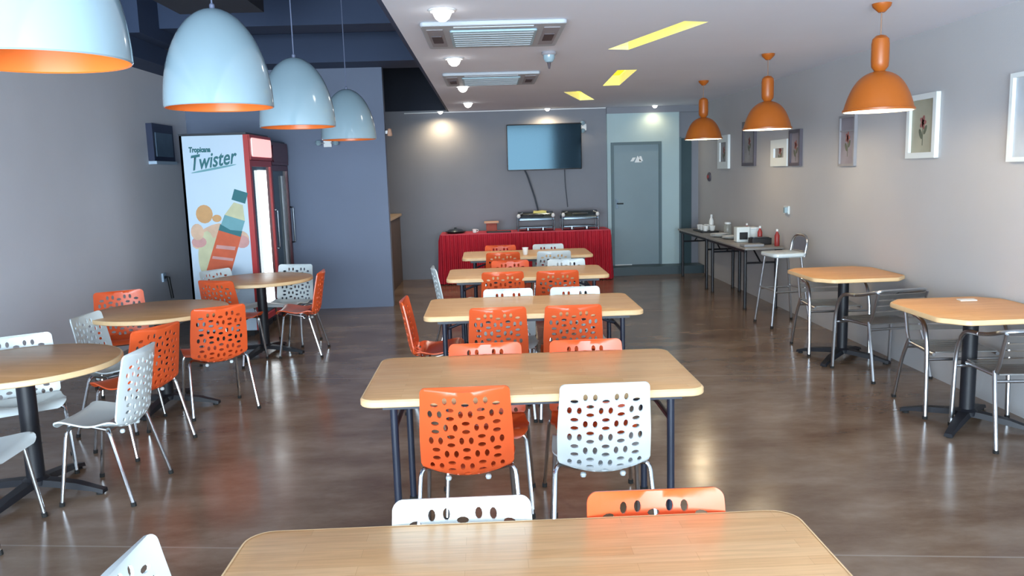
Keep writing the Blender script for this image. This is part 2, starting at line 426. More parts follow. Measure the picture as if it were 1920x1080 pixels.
def downlight(x, y, lb, rr=.075, z=HC):
    t = thing('downlight', lb, 'ceiling light', (x, y, z), 0, 'round ceiling downlights')
    MB().lathe([(rr*.8, -.001), (rr*.8, -.006), (rr, -.012), (rr*1.15, -.006), (rr*1.15, -.001)], 24, closed=True).obj('trim_ring', 'white_trim', t)
    MB().lathe([(.0001, -rr*.95), (rr*.30, -rr*.9), (rr*.58, -rr*.68), (rr*.74, -rr*.35), (rr*.78, -.004), (rr*.78, -.001), (.0001, -.001)], 24).obj('bulb', 'downlight', t)
    return t
for x, y, lb in ((-.24, 5.12, 'round downlight nearest the viewer, before the near air conditioner'), (-.25, 7.19, 'second round downlight, between the two air conditioners'),
                 (-.24, 9.43, 'third round downlight, just beyond the far air conditioner'), (-.23, 11.6, 'fourth and farthest downlight of the row along the navy void')):
    t = downlight(x, y, lb); rr_ = .075
    l = bpy.data.lights.new('downlight_beam', 'SPOT'); l.energy = 60; l.color = (1, .90, .76); l.spot_size = 2.4; l.spot_blend = 1; l.shadow_soft_size = .06
    lo = link('downlight_beam', l, t); lo.location = (0, 0, -rr_-.012)
for x, lb in ((-.70, 'downlight washing the bare back wall left of the television'), (1.0, 'downlight just above the wall television'), (2.72, 'downlight above the grey door')):
    t = downlight(x, 12.98, lb, .05); rr_ = .05
    l = bpy.data.lights.new('downlight_beam', 'SPOT'); l.energy = 48 if x < 2 else 10; l.color = (1, .76, .45); l.spot_size = 3.0; l.spot_blend = 1; l.shadow_soft_size = .03
    lo = link('downlight_beam', l, t); lo.location = (0, 0, -rr_-.012)

def cassette(y, lb):
    t = thing('ceiling_air_conditioner', lb, 'air conditioner', (.08, y, HC), 0, 'ceiling air conditioners')
    MB().prism(rrect(.49, .49, .03), -.03, -.001, .006).obj('panel', 'cassette', t)
    MB().prism(rrect(.30, .33, .02), -.045, -.031, .004).obj('intake_grille', 'grille', t)
    for sx in (-1, 1):
        v = MB().box(sx*.40-.055, -.36, -.034, sx*.40+.055, .36, -.0305).obj('side_vent', 'vent_grey', t, smooth=False)
        MB().box(sx*.40-.035, -.12, -.040, sx*.40+.035, .16, -.0345).obj('outlet', 'vent_dark', v, smooth=False)
    for sy in (-1, 1):
        MB().box(-.27, sy*.41-.03, -.036, .27, sy*.41+.03, -.0305).obj('louvre', 'cassette', t, smooth=False)
    for k in range(7):
        MB().box(-.28, -.27+k*.09-.006, -.049, .28, -.27+k*.09+.006, -.0455).obj('grille_bar', 'cassette', t, smooth=False)
cassette(5.98, 'nearer square white ceiling air conditioner')
cassette(8.70, 'farther square white ceiling air conditioner')
t = thing('ceiling_camera', 'small white dome camera hanging from the ceiling between the air conditioners', 'security camera', (.56, 6.96, HC))
MB().lathe([(.06, -.001), (.065, -.02), (.055, -.03), (.0001, -.03)], 20).obj('base_ring', 'vent_grey', t)
MB().lathe([(.05, -.03), (.048, -.06), (.03, -.085), (.0001, -.092)], 20).obj('dome', 'white_gloss', t)
MB().tube([(0, 0, -.09), (.0, 0, -.14)], .016, 10, r1=.008).obj('lens_stem', 'vent_dark', t)

# ------------------------------------------------------------------ pendants
def white_pendant(y, lb):
    t = thing('pendant_lamp', lb, 'pendant lamp', (-1.25, y, 2.05), 0, 'white bell pendants over the left side')
    R, H = .248, .45
    out = [(R*math.sqrt(max(0, 1-(z/H)**2)), z) for z in [H*math.sin(PI/2*i/18) for i in range(19)]]
    out[-1] = (.0001, H)
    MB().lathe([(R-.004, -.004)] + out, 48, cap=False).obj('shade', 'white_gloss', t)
    inn = [((R-.008)*math.sqrt(max(0, 1-(z/(H-.012))**2)), z) for z in [(H-.012)*math.sin(PI/2*i/16) for i in range(17)]]; inn[-1] = (.0001, H-.012)
    me = MB().lathe([(R-.004, -.004)]+inn, 48); me.f = [tuple(reversed(f)) for f in me.f if len(f) == 4]
    me.obj('shade_lining', 'lamp_orange_in', t, 'glossy orange inside of the shade')
    MB().lathe([(.0001, .16), (.03, .165), (.045, .20), (.04, .24), (.018, .28), (.018, .33), (.0001, .33)], 20).obj('bulb', 'bulb_off', t)
    MB().lathe([(.012, H-.01), (.012, H+.015), (.006, H+.022), (.0001, H+.022)], 16).obj('cap', 'cord_grey', t)
    MB().tube([(0, 0, H+.02), (-.0, 0, HS-2.05-.001)], .004, 6).obj('cord', 'cord_grey', t)
for y, lb in ((2.35, 'largest nearest white bell pendant with orange lining, cut by the left edge'), (3.91, 'second white bell pendant with orange lining'),
              (5.50, 'third white bell pendant, partly behind the second'), (7.50, 'farthest and smallest white bell pendant')):
    white_pendant(y, lb)
def orange_pendant(x, y, lb):
    t = thing('pendant_lamp', lb, 'pendant lamp', (x, y, 2.03), 0, 'orange dome pendants along the right wall')
    R, H = .215, .255
    out = [(R*math.sqrt(max(0, 1-(z/H)**2))*(1-.06*math.sin(PI*z/H)), z) for z in [H*math.sin(PI/2*i/16) for i in range(17)]]
    out[-1] = (.03, H)
    MB().lathe([(R+.006, -.002), (R+.006, .012), (R, .014)] + out[1:], 40, cap=False).obj('shade', 'pendant_orange', t)
    inn = [((R-.006)*math.sqrt(max(0, 1-(z/(H-.012))**2))*(1-.06*math.sin(PI*z/H)), z) for z in [(H-.012)*math.sin(PI/2*i/14) for i in range(15)]]; inn[-1] = (.0001, H-.012)
    me = MB().lathe([(R+.006, -.002), (R-.003, -.003)]+inn, 40); me.f = [tuple(reversed(f)) for f in me.f if len(f) == 4]
    me.obj('shade_lining', 'pendant_white_in', t, 'white inside of the shade')
    MB().lathe([(.03, H-.005), (.052, H+.025), (.055, H+.06), (.055, H+.17), (.05, H+.20), (.03, H+.22), (.008, H+.225)], 24).obj('neck', 'pendant_orange', t)
    MB().lathe([(.0001, .06), (.035, .07), (.045, .1), (.03, .15), (.018, .18), (.0001, .2)], 18).obj('bulb', 'bulb', t)
    MB().tube([(0, 0, H+.22), (0, 0, HC-2.03-.03)], .004, 6).obj('cord', 'cord_brown', t)
    MB().lathe([(.0001, HC-2.03-.055), (.02, HC-2.03-.055), (.055, HC-2.03-.02), (.06, HC-2.03-.001), (.0001, HC-2.03-.001)], 24).obj('canopy', 'pendant_orange', t)
    l = bpy.data.lights.new('lamp_light', 'POINT'); l.energy = 13; l.color = (1, .80, .52); l.shadow_soft_size = .05
    lo = link('lamp_light', l, t); lo.location = (0, 0, .03)
for x, y, lb in ((2.57, 5.26, 'nearest and largest orange dome pendant'), (2.60, 7.44, 'middle orange dome pendant'), (2.58, 9.56, 'farthest orange dome pendant, close to the grey door')):
    orange_pendant(x, y, lb)
t = thing('ventilation_unit', 'dark boxy ventilation unit hung in the navy ceiling void', 'ventilation unit', (-2.05, 6.35, 3.02))
MB().box(-.33, -.3, 0, .33, .3, .36).obj('body', 'black_paint', t, smooth=False)
for sx in (-.25, .25): MB().tube([(sx, 0, .36), (sx, 0, HS-3.021)], .01, 8).obj('hanger_rod', 'black_metal', t)

# ------------------------------------------------------------------ shell chair
def catmull(P, n=12):
    P = [Vector(p) for p in P]; P = [P[0]*2-P[1]] + P + [P[-1]*2-P[-2]]; out = []
    for i in range(1, len(P)-2):
        for k in range(n):
            t = k/n; a, b, c, d = P[i-1:i+3]
            out.append(.5*((2*b)+(c-a)*t+(2*a-5*b+4*c-d)*t*t+(3*b-a-3*c+d)*t**3))
    return out+[P[-2]]
PROF = catmull([(.180, .412), (.170, .438), (.132, .447), (.05, .431), (-.05, .407), (-.118, .388), (-.180, .402), (-.213, .465), (-.232, .57), (-.252, .69), (-.275, .81)])
ARC = [0]
for i in range(1, len(PROF)): ARC.append(ARC[-1]+(PROF[i]-PROF[i-1]).length)
STOP = ARC[-1]; SB = ARC[5*12]
def prof(s):
    s = max(0, min(STOP-1e-6, s)); i = 0
    for i in range(len(ARC)-1):
        if ARC[i+1] > s: break
    t = (s-ARC[i])/(ARC[i+1]-ARC[i]); p = PROF[i].lerp(PROF[i+1], t); d = (PROF[i+1]-PROF[i]).normalized()
    return p, d
def halfw(s):
    K = [(0, .185), (.05, .20), (.2, .213), (SB-.03, .200), (SB+.05, .188), (SB+.13, .204), (SB+.22, .204), (STOP, .192)]
    for (a, wa), (b, wb_) in zip(K, K[1:]):
        if s <= b:
            t = (s-a)/(b-a); t = t*t*(3-2*t); w = wa+(wb_-wa)*t; break
    else: w = .19
    for d, r in ((STOP-s, .026), (s, .04)):
        if d < r: w -= r-math.sqrt(max(0, r*r-(r-d)**2))
    return w
def shell_map(u, s):
    p, d = prof(s); tb = max(0, min(1, (s-SB)/.16)); tb = tb*tb*(3-2*tb); k = (u/.2)**2
    n = Vector((0, d.y, -d.x)) * -1
    lift = .014*(1-tb) + .052*math.exp(-((s-SB-.015)/.075)**2)
    q = Vector((u, p.x, p.y)) + Vector((0, .045*k*tb, lift*k))
    return q, n
def shell_outline(a, b, n=16):
    sv = [a+(b-a)*i/n for i in range(n+1)]
    if b >= STOP-1e-6: sv = sv[:-2] + [STOP-.026*(1-math.sin(PI/2*i/5)) for i in range(6)]
    if a <= 1e-6: sv = [.04*(1-math.cos(PI/2*i/5)) for i in range(6)] + [x for x in sv if x > .045]
    R = [(halfw(s), s) for s in sv]
    return R + [(-w, s) for w, s in reversed(R)]
HOLES = []
PU, PS = .066, .0625
for j in range(7):
    for i in range(-2, 3):
        cx, cs = i*PU, STOP-.056-j*PS
        if (i+j) % 2:    # two upright seeds side by side
            for sg_ in (-1, 1): HOLES.append(ellipse(cx+sg_*.0205, cs, .0105, .0175, 10))
        else:            # two flat seeds one over the other
            for sg_ in (-1, 1):
                if j == 0 and sg_ == 1: continue
                HOLES.append(ellipse(cx, cs+sg_*.0195, .0175, .0105, 10))
def chair_kit(mt):
    k = Kit()
    k.part('seat', sheet(shell_outline(0, SB), [], .03, shell_map, .009).mesh('seat', mt, ang=.9))
    k.part('backrest', sheet(shell_outline(SB, STOP), HOLES, .021, shell_map, .009, .003).mesh('backrest', mt, ang=.9))
    for sx in (-1, 1):
        k.part('leg', MB().tube(rounded_path([(sx*.10, -.07, .376), (sx*.208, -.125, .424), (sx*.236, -.235, .012)], .05), .0105, 10).mesh('leg', 'chrome'), 'chrome rear leg')
        k.part('foot_cap', MB().tube([(sx*.2355, -.2335, .022), (sx*.2365, -.2365, .0)], .014, 10).mesh('foot_cap', 'rubber'), None, len(k.p)-1)
        k.part('leg', MB().tube(rounded_path([(sx*.10, .10, .415), (sx*.19, .105, .418), (sx*.212, .160, .012)], .04), .0105, 10).mesh('leg', 'chrome'), 'chrome front leg')
        k.part('foot_cap', MB().tube([(sx*.2115, .1585, .022), (sx*.2125, .1615, .0)], .014, 10).mesh('foot_cap', 'rubber'), None, len(k.p)-1)
    f = MB().tube([(-.11, -.07, .376), (.11, -.07, .376)], .0105); f.tube([(-.11, .10, .415), (.11, .10, .415)], .0105)
    for sx in (-1, 1): f.tube([(sx*.09, -.07, .376), (sx*.09, .10, .415)], .009)
    k.part('under_frame', f.mesh('under_frame', 'chrome'), 'chrome frame under the seat')
    for sx in (-1, 1):
        k.part('bumper', MB().lathe([(.0001, -.013), (.011, -.009), (.014, 0), (.011, .009), (.0001, .013)], 12, (sx*.088, -.140, .371)).mesh('bumper', 'white_plastic'), 'small white bumper')
    return k
CK = {'orange': chair_kit('orange'), 'white': chair_kit('white_plastic')}
def chair(col, px, py, face, label, group):
    """px,py: place of the top of the backrest; face: direction the sitter looks"""
    f = Vector(face).normalized(); a = math.atan2(-f.x, f.y)
    return CK[col].spawn('perforated_chair', label, 'chair', (px+f.x*.27, py+f.y*.27, 0), a, group)

# ------------------------------------------------------------------ long folding tables in the middle row
TW, TD, TH = .755, .408, .75
tk = Kit()
tk.part('tabletop', MB().prism(rrect(TW-.004, TD-.004, .07), TH-.029, TH, .003).mesh('tabletop', 'table_wood'))
eb = MB(); o_ = rrect(TW, TD, .072); i_ = rrect(TW-.003, TD-.003, .07); n_ = len(o_)
eb.add([(x, y, TH-.032) for x, y in i_]+[(x, y, TH-.028) for x, y in o_]+[(x, y, TH-.007) for x, y in o_]+[(x*.991, y*.985, TH+.0012) for x, y in o_]+[(x*.985, y*.975, TH+.0012) for x, y in o_],
       [(r*n_+k, r*n_+(k+1) % n_, (r+1)*n_+(k+1) % n_, (r+1)*n_+k) for r in range(4) for k in range(n_)])
tk.part('edge_band', eb.mesh('edge_band', 'edge_wood'), 'pale rounded wooden edge')
for sx in (-1, 1):
    for sy in (-1, 1):
        tk.part('leg', MB().tube([(sx*.615, sy*.315, TH-.035), (sx*.615, sy*.315, .004)], .017, 12).mesh('leg', 'leg_navy'), 'dark steel leg')
        tk.part('foot_cap', MB().tube([(sx*.615, sy*.315, .02), (sx*.615, sy*.315, 0)], .021, 12).mesh('foot_cap', 'rubber'), None, len(tk.p)-1)
    tk.part('crossbar', MB().tube([(sx*.615, -.315, TH-.16), (sx*.615, .315, TH-.16)], .012, 10).mesh('crossbar', 'leg_navy'))
    tk.part('brace', MB().tube([(sx*.615, 0, TH-.16), (sx*.30, 0, TH-.045)], .010, 10).mesh('brace', 'leg_navy'))
for sy in (-1, 1):
    tk.part('rail', MB().box(-.66, sy*.33-.012, TH-.060, .66, sy*.33+.012, TH-.0295).mesh('rail', 'leg_navy', False))
TABS = [(.07, 1.69), (.17, 3.75), (.29, 5.74), (.35, 7.67), (.44, 9.49)]
for (x, y), lb in zip(TABS, ('nearest long wooden table, cut by the bottom edge', 'second long wooden table, with one orange and one white chair at its near side',
                             'third long wooden table, with two orange chairs at its near side and two white beyond', 'fourth long wooden table from the viewer in the middle row',
                             'farthest long wooden table, right before the red skirted table')):
    tk.spawn('dining_table', lb, 'table', (x, y, 0), 0, 'long tables in the middle row')
G1 = 'chairs at the long tables'
UP, DN, RT, LT = (0, 1), (0, -1), (1, 0), (-1, 0)
chair('white', -.10, 2.155, DN, 'white perforated chair tucked in at the far side of the nearest long table', G1)
chair('orange', .44, 2.155, DN, 'orange perforated chair tucked in at the far side of the nearest long table', G1)
chair('white', -.93, 1.80, RT, 'white chair at the left head of the nearest table, only its top corner showing', G1)
chair('orange', -.125, 3.27, UP, 'orange perforated chair seen from behind at the second long table', G1)
chair('white', .47, 3.245, UP, 'white perforated chair seen from behind at the second long table', G1)
chair('orange', -.04, 4.20, DN, 'left orange chair at the far side of the second long table', G1)
chair('orange', .495, 4.20, DN, 'right orange chair at the far side of the second long table', G1)
chair('orange', .043, 5.27, UP, 'left orange chair at the near side of the third long table', G1)
chair('orange', .552, 5.26, UP, 'right orange chair at the near side of the third long table', G1)
chair('white', .135, 6.19, DN, 'left white chair at the far side of the third long table', G1)
chair('white', .655, 6.18, DN, 'right white chair at the far side of the third long table', G1)
chair('orange', -.665, 5.82, RT, 'orange chair in profile at the left head of the third long table', G1)
chair('orange', .115, 7.22, UP, 'left orange chair at the near side of the fourth long table', G1)
chair('orange', .615, 7.18, UP, 'right orange chair at the near side of the fourth long table', G1)
chair('orange', .21, 8.23, DN, 'orange chair at the far side of the fourth long table', G1)
chair('white', .785, 8.19, DN, 'white chair at the far side of the fourth long table', G1)
chair('white', -.575, 7.80, (1, .12), 'white chair in profile at the left head of the fourth long table', G1)
chair('orange', .155, 9.03, UP, 'orange chair at the near side of the farthest long table', G1)
chair('white', .735, 9.02, UP, 'white chair at the near side of the farthest long table', G1)
chair('orange', .14, 10.02, DN, 'orange chair at the far side of the farthest table, against the red skirt', G1)
chair('white', .735, 9.98, DN, 'white chair at the far side of the farthest table, against the red skirt', G1)

# ------------------------------------------------------------------ pedestal tables
def ped_kit(topmesh, edgemesh, top, post_r=.045, foot=.37, rot=0):
    k = Kit(); k.part('tabletop', topmesh); k.part('edge_band', edgemesh, 'pale wooden edge')
    k.part('column', MB().lathe([(post_r*1.5, .06), (post_r*1.5, .085), (post_r, .10), (post_r, top-.05)], 20).mesh('column', 'black_metal'), 'black column')
    k.part('mounting_plate', MB().box(-.2, -.03, top-.05, .2, .03, top-.033).box(-.03, -.2, top-.05, .03, .2, top-.033).mesh('mounting_plate', 'black_metal', False))
    for q in range(4):
        a = q*PI/2+rot; R = Matrix.Rotation(a, 4, 'Z')
        P = [(0, .040, .09), (.1, .038, .085), (.25, .032, .068), (foot-.06, .028, .045), (foot, .026, .03)]
        vs_ = []; fs = []
        for x, w, z in P: vs_ += [(x, -w, z-.035 if x < foot-.07 else z-.022), (x, w, z-.035 if x < foot-.07 else z-.022), (x, w*.8, z), (x, -w*.8, z)]
        for i in range(len(P)-1):
            for e in range(4): fs.append((i*4+e, i*4+(e+1) % 4, i*4+4+(e+1) % 4, i*4+4+e))
        fs += [(3, 2, 1, 0), tuple(len(P)*4-4+e for e in range(4))]
        k.part('foot', MB().add(vs_, fs).xf(R).mesh('foot', 'black_metal', ang=.5))
        k.part('foot_pad', MB().lathe([(.02, 0), (.02, .012), (.012, .014), (.0001, .014)], 12, (foot-.03, 0, 0)).xf(R).mesh('foot_pad', 'rubber'), None, len(k.p)-1)
    return k
RR = .50
circ = lambda r, n=56: [(r*math.cos(2*PI*i/n), r*math.sin(2*PI*i/n)) for i in range(n)]
def band(poly_o, top, th):
    n = len(poly_o); sc = lambda q: [(x*q, y*q) for x, y in poly_o]
    mb = MB(); rings = [(sc(.985), top-th-.001), (sc(1), top-th+.004), (sc(1), top-.007), (sc(.991), top+.001), (sc(.975), top+.001)]
    mb.add([(x, y, z) for R, z in rings for x, y in R], [(r*n+k, r*n+(k+1) % n, (r+1)*n+(k+1) % n, (r+1)*n+k) for r in range(4) for k in range(n)])
    return mb
rk = ped_kit(MB().prism(circ(RR-.004), .75-.029, .75, .003).mesh('tabletop', 'round_wood'), band(circ(RR), .75, .03).mesh('edge_band', 'edge_wood'), .75, .047, .40)
RT_ = [(-2.58, 4.37), (-2.52, 6.08), (-2.25, 7.85)]
for (x, y), a, lb in zip(RT_, (-.12, -.05, -.22), ('nearest round wooden table, cut by the left edge', 'middle round wooden table on the left side', 'farthest round wooden table, in front of the drinks coolers')):
    rk.spawn('round_table', lb, 'table', (x, y, 0), a, 'round pedestal tables on the left')
G2 = 'chairs at the round tables'
chair('white', -2.92, 4.90, (.55, -.83), 'white chair behind the nearest round table, its back to the left wall', G2)
chair('white', -1.90, 4.36, (-1, .03), 'white chair in profile at the right of the nearest round table', G2)
chair('white', -2.78, 3.80, (1, .05), 'white chair before the nearest round table, only seat and legs in view', G2)
chair('orange', -2.09, 5.03, (-.90, .42), 'orange chair just behind the white profile chair at the nearest round table', G2)
chair('white', -2.87, 5.60, (1, -.06), 'white chair between the nearest and the middle round table', G2)
chair('orange', -3.17, 6.84, (.48, -.88), 'orange chair behind the middle round table, by the left wall', G2)
chair('orange', -1.95, 5.74, (-.56, .83), 'orange chair seen from behind at the right of the middle round table', G2)
chair('orange', -2.52, 7.28, (.35, .93), 'orange chair at the near side of the farthest round table', G2)
chair('white', -2.85, 8.26, (.83, -.55), 'white chair at the left of the farthest round table, before the printed cooler side', G2)
chair('white', -2.05, 8.54, (-.22, -.97), 'white chair at the far side of the farthest round table, before the partition', G2)
chair('orange', -1.62, 7.82, (-1, -.05), 'orange chair in profile at the right of the farthest round table', G2)
def clipped(h, c): return [(h-c, -h), (h, -h+c), (h, h-c), (h-c, h), (-h+c, h), (-h, h-c), (-h, -h+c), (-h+c, -h)]
def soft(P, r=.03, n=3):
    out = []
    for i in range(len(P)):
        a, b, c = Vector(P[i-1]), Vector(P[i]), Vector(P[(i+1) % len(P)])
        p0, p2 = b+(a-b).normalized()*r, b+(c-b).normalized()*r
        for k in range(n+1):
            t = k/n; q = p0*(1-t)**2+b*2*t*(1-t)+p2*t*t; out.append((q.x, q.y))
    return out
SQ = [(x*.39/.42, y) for x, y in soft(clipped(.42, .13))]
sk = ped_kit(MB().prism([(x*.99, y*.99) for x, y in SQ], .76-.029, .76, .003).mesh('tabletop', 'square_wood'), band(SQ, .76, .03).mesh('edge_band', 'edge_wood'), .76, .045, .40, PI/4)
for (x, y), lb in zip(((3.07, 4.95), (3.065, 6.79)), ('nearer wooden table with cut corners by the right wall, cut by the right edge', 'farther wooden table with cut corners by the right wall')):
    sk.spawn('cut_corner_table', lb, 'table', (x, y, 0), 0, 'cut corner tables by the right wall')

# ------------------------------------------------------------------ aluminium arm chairs by the right wall
ak = Kit()
for sx in (-1, 1):
    ak.part('leg', MB().tube(rounded_path([(sx*.265, .235, .012), (sx*.262, .215, .50), (sx*.255, .15, .645), (sx*.245, -.02, .655)], .10), .014, 10).mesh('leg', 'aluminium'), 'front leg rising into the arm')
    ak.part('foot_cap', MB().tube([(sx*.265, .235, .02), (sx*.265, .235, 0)], .016, 10).mesh('foot_cap', 'rubber'), None, len(ak.p)-1)
    ak.part('leg', MB().tube(rounded_path([(sx*.215, -.16, .46), (sx*.235, -.22, .30), (sx*.25, -.29, .012)], .06), .0125, 10).mesh('leg', 'aluminium'), 'rear leg')
    ak.part('foot_cap', MB().tube([(sx*.25, -.29, .02), (sx*.25, -.29, 0)], .016, 10).mesh('foot_cap', 'rubber'), None, len(ak.p)-1)
    ak.part('back_upright', MB().tube([(sx*.205, .19, .425), (sx*.21, -.16, .435), (sx*.212, -.20, .50), (sx*.212, -.262, .70)], .0115, 10).mesh('back_upright', 'aluminium'))
ak.part('top_rail', MB().tube(rounded_path([(-.245, -.02, .655), (-.245, -.14, .675), (-.215, -.262, .715), (.215, -.262, .715), (.245, -.14, .675), (.245, -.02, .655)], .09, 6), .0125, 10).mesh('top_rail', 'aluminium'), 'bent top rail and arms')
ak.part('stretcher', MB().tube([(-.26, .215, .40), (.26, .215, .40)], .010, 8).mesh('stretcher', 'aluminium'))
ak.part('stretcher', MB().tube([(-.222, -.18, .40), (.222, -.18, .40)], .010, 8).mesh('stretcher', 'aluminium'))
sl = MB().box(-.2, -.024, -.004, .2, .024, .004).mesh('slat', 'alu_slat', False)
ak_slats = [((0, .175-k*.056, .443-.004*math.sin(PI*k/6)), 0) for k in range(7)] + [((0, -.208-.0143*k*1.0, .53+.046*k), PI/2-.30) for k in range(4)]
slb = MB().box(-.2, -.018, -.004, .2, .018, .004).mesh('slat', 'alu_slat', False)
def alu_chair(x, y, face, label):
    f = Vector(face).normalized()
    r = ak.spawn('aluminium_armchair', label, 'chair', (x, y, 0), math.atan2(-f.x, f.y), 'aluminium arm chairs')
    for i, (p, rx) in enumerate(ak_slats):
        o = link('slat', sl if i < 7 else slb, r); o.location = p; o.rotation_euler = (rx if i < 7 else PI/2+.30, 0, 0)
alu_chair(3.10, 7.13, (-.05, -1), 'aluminium armchair at the far side of the farther cut corner table')
alu_chair(3.14, 6.27, (-.16, 1), 'aluminium armchair at the near side of the farther cut corner table')
alu_chair(3.14, 5.27, (-.08, -1), 'aluminium armchair at the far side of the nearer cut corner table')
alu_chair(3.185, 4.65, (.10, 1), 'aluminium armchair before the nearer cut corner table, cut by the right edge')
tag(MB().prism([(-.06, -.03), (.05, -.035), (.065, .03), (-.05, .035)], 0, .006).obj('paper_napkin', 'paper'), 'small folded white paper at the wall end of the nearer cut corner table', 'napkin').location = (3.20, 5.22, .7615)

# bar stool by the buffet
t = thing('bar_stool', 'chrome framed bar stool with white seat at the near end of the buffet', 'stool', (3.12, 8.38, 0), -PI/2+.1-PI)
for sx in (-1, 1):
    for sy in (-1, 1):
        l = MB().tube([(sx*.15, sy*.13, .74), (sx*.205, sy*.21, .01)], .0125, 10).obj('leg', 'aluminium', t)
        MB().tube([(sx*.2035, sy*.208, .03), (sx*.2058, sy*.2112, 0)], .017, 10).obj('foot_cap', 'rubber', l)
    MB().tube([(sx*.18, -.172, .38), (sx*.18, .172, .38)], .010, 8).obj('footrest', 'aluminium', t)
for sy in (-1, 1): MB().tube([(-.178, sy*.172, .40), (.178, sy*.172, .40)], .010, 8).obj('footrest', 'aluminium', t)
MB().prism(rrect(.19, .18, .06), .74, .785, .012).obj('seat', 'white_plastic', t, 'white seat')
bk = MB(); bk.tube(rounded_path([(-.16, -.16, .74), (-.16, -.20, .96), (.16, -.20, .96), (.16, -.16, .74)], .13, 8), .014, 10)
bk.obj('back_frame', 'aluminium', t)
pn = sheet([(-.135, .80), (.135, .80), (.135, .87), (.10, .93), (.0, .945), (-.10, .93), (-.135, .87)], [], .04, lambda u, s: (Vector((u, -.165-.18*(s-.74), s)), Vector((0, -1, 0))), .008)
pn.obj('backrest', 'aluminium', t)

# ------------------------------------------------------------------ buffet tables along the right wall
def buffet(cx, cy, lb, L=1.66, Wd=.47):
    t = thing('folding_table', lb, 'table', (cx, cy, 0), 0, 'dark folding tables of the buffet')
    MB().prism(rrect(Wd/2, L/2, .02), .725, .75, .004).obj('tabletop', 'buffet_top', t)
    for sy in (-1, 1):
        for sx in (-1, 1):
            l = MB().tube([(sx*(Wd/2-.05), sy*(L/2-.14), .724), (sx*(Wd/2-.05), sy*(L/2-.14), .004)], .019, 10).obj('leg', 'black_metal', t)
            MB().tube([(sx*(Wd/2-.05), sy*(L/2-.14), .02), (sx*(Wd/2-.05), sy*(L/2-.14), 0)], .023, 10).obj('foot_cap', 'rubber', l)
        MB().tube([(-Wd/2+.05, sy*(L/2-.14), .56), (Wd/2-.05, sy*(L/2-.14), .56)], .012, 8).obj('crossbar', 'black_metal', t)
        MB().tube([(0, sy*(L/2-.14), .56), (0, sy*(L/2-.45), .715)], .010, 8).obj('brace', 'black_metal', t)
    for sx in (-1, 1):
        MB().box(sx*(Wd/2-.02)-.008, -L/2+.05, .695, sx*(Wd/2-.02)+.008, L/2-.05, .7245).obj('rail', 'black_metal', t, smooth=False)
buffet(3.215, 10.04, 'nearer dark folding table of the buffet along the right wall')
buffet(3.225, 11.75, 'farther dark folding table of the buffet along the right wall')
Z = .751
tag(MB().prism(rrect(.13, .26, .02), 0, .02, .004).obj('serving_tray', 'black'), 'black tray with white cups on the farther buffet table', 'tray').location = (3.24, 11.85, Z)
for i in range(6):
    x, y = 3.19+.1*(i % 2), 11.68+.16*(i//2)
    o = MB().lathe([(.028, 0), (.036, .01), (.042, .07), (.044, .075), (.040, .074), (.034, .015), (.0001, .012)], 18).obj('cup', 'ceramic')
    tag(o, 'white cup on the black buffet tray', 'cup', 'white cups on the black tray').location = (x, y, Z+.0205)
def bottle(x, y, h, r, mt, cap, lb, cat='bottle', g=None):
    t = thing('bottle', lb, cat, (x, y, Z), 0, g)
    MB().lathe([(r*.9, 0), (r, .01), (r, h*.62), (r*.45, h*.8), (r*.4, h*.88), (.0001, h*.88)], 16).obj('body', mt, t)
    MB().lathe([(r*.48, h*.86), (r*.48, h), (.0001, h)], 14).obj('cap', cap, t)
bottle(3.37, 12.02, .24, .035, 'ceramic', 'white_trim', 'tall white bottle beside the cup tray on the farther buffet table')
t = thing('glass_jar', 'clear jar standing behind the plates on the buffet', 'jar', (3.36, 11.15, Z))
MB().lathe([(.05, 0), (.055, .01), (.055, .13), (.042, .15), (.0001, .15)], 20).obj('body', 'clear_jar', t); MB().lathe([(.045, .15), (.045, .175), (.0001, .175)], 20).obj('lid', 'white_trim', t)
for i, (x, y, n) in enumerate(((3.16, 10.86, 4), (3.22, 10.52, 3))):
    for k in range(n):
        o = MB().lathe([(.055, 0), (.075, .003), (.125, .016), (.127, .019), (.072, .008), (.0001, .006)], 28).obj('plate', 'ceramic')
        tag(o, ('white plate in the farther stack on the buffet', 'white plate in the nearer stack on the buffet')[i], 'plate', ('farther plate stack', 'nearer plate stack')[i]).location = (x, y, Z+.0088*k+.0003)
def dispenser(x, y, lb, w=.07, h=.16, rz=0):
    t = thing('napkin_dispenser', lb, 'dispenser', (x, y, Z), rz)
    MB().prism(rrect(w, w*.8, .015), 0, h, .006).obj('body', 'white_plastic', t)
    MB().prism(rrect(w*.6, h*.24, .006), 0, .006).xf(Matrix.Translation((0, -w*.8-.001, h*.42)) @ Matrix.Rotation(PI/2, 4, 'X')).obj('opening', 'black', t, 'black front opening', smooth=False)
dispenser(3.20, 10.02, 'white napkin dispenser with black front on the nearer buffet table', .085, .19)
t = thing('storage_box', 'plain white box behind the napkin dispenser on the buffet', 'box', (3.36, 10.20, Z)); MB().prism(rrect(.09, .11, .01), 0, .15, .004).obj('body', 'white_plastic', t); MB().prism(rrect(.093, .113, .012), .15, .172, .004).obj('lid', 'white_trim', t)
t = thing('toaster_box', 'flat black box near the front of the buffet', 'box', (3.30, 9.64, Z)); MB().prism(rrect(.12, .08, .01), 0, .08, .005).obj('body', 'black', t); MB().prism(rrect(.10, .06, .01), .08, .088, .002).obj('lid', 'steel_dark', t)
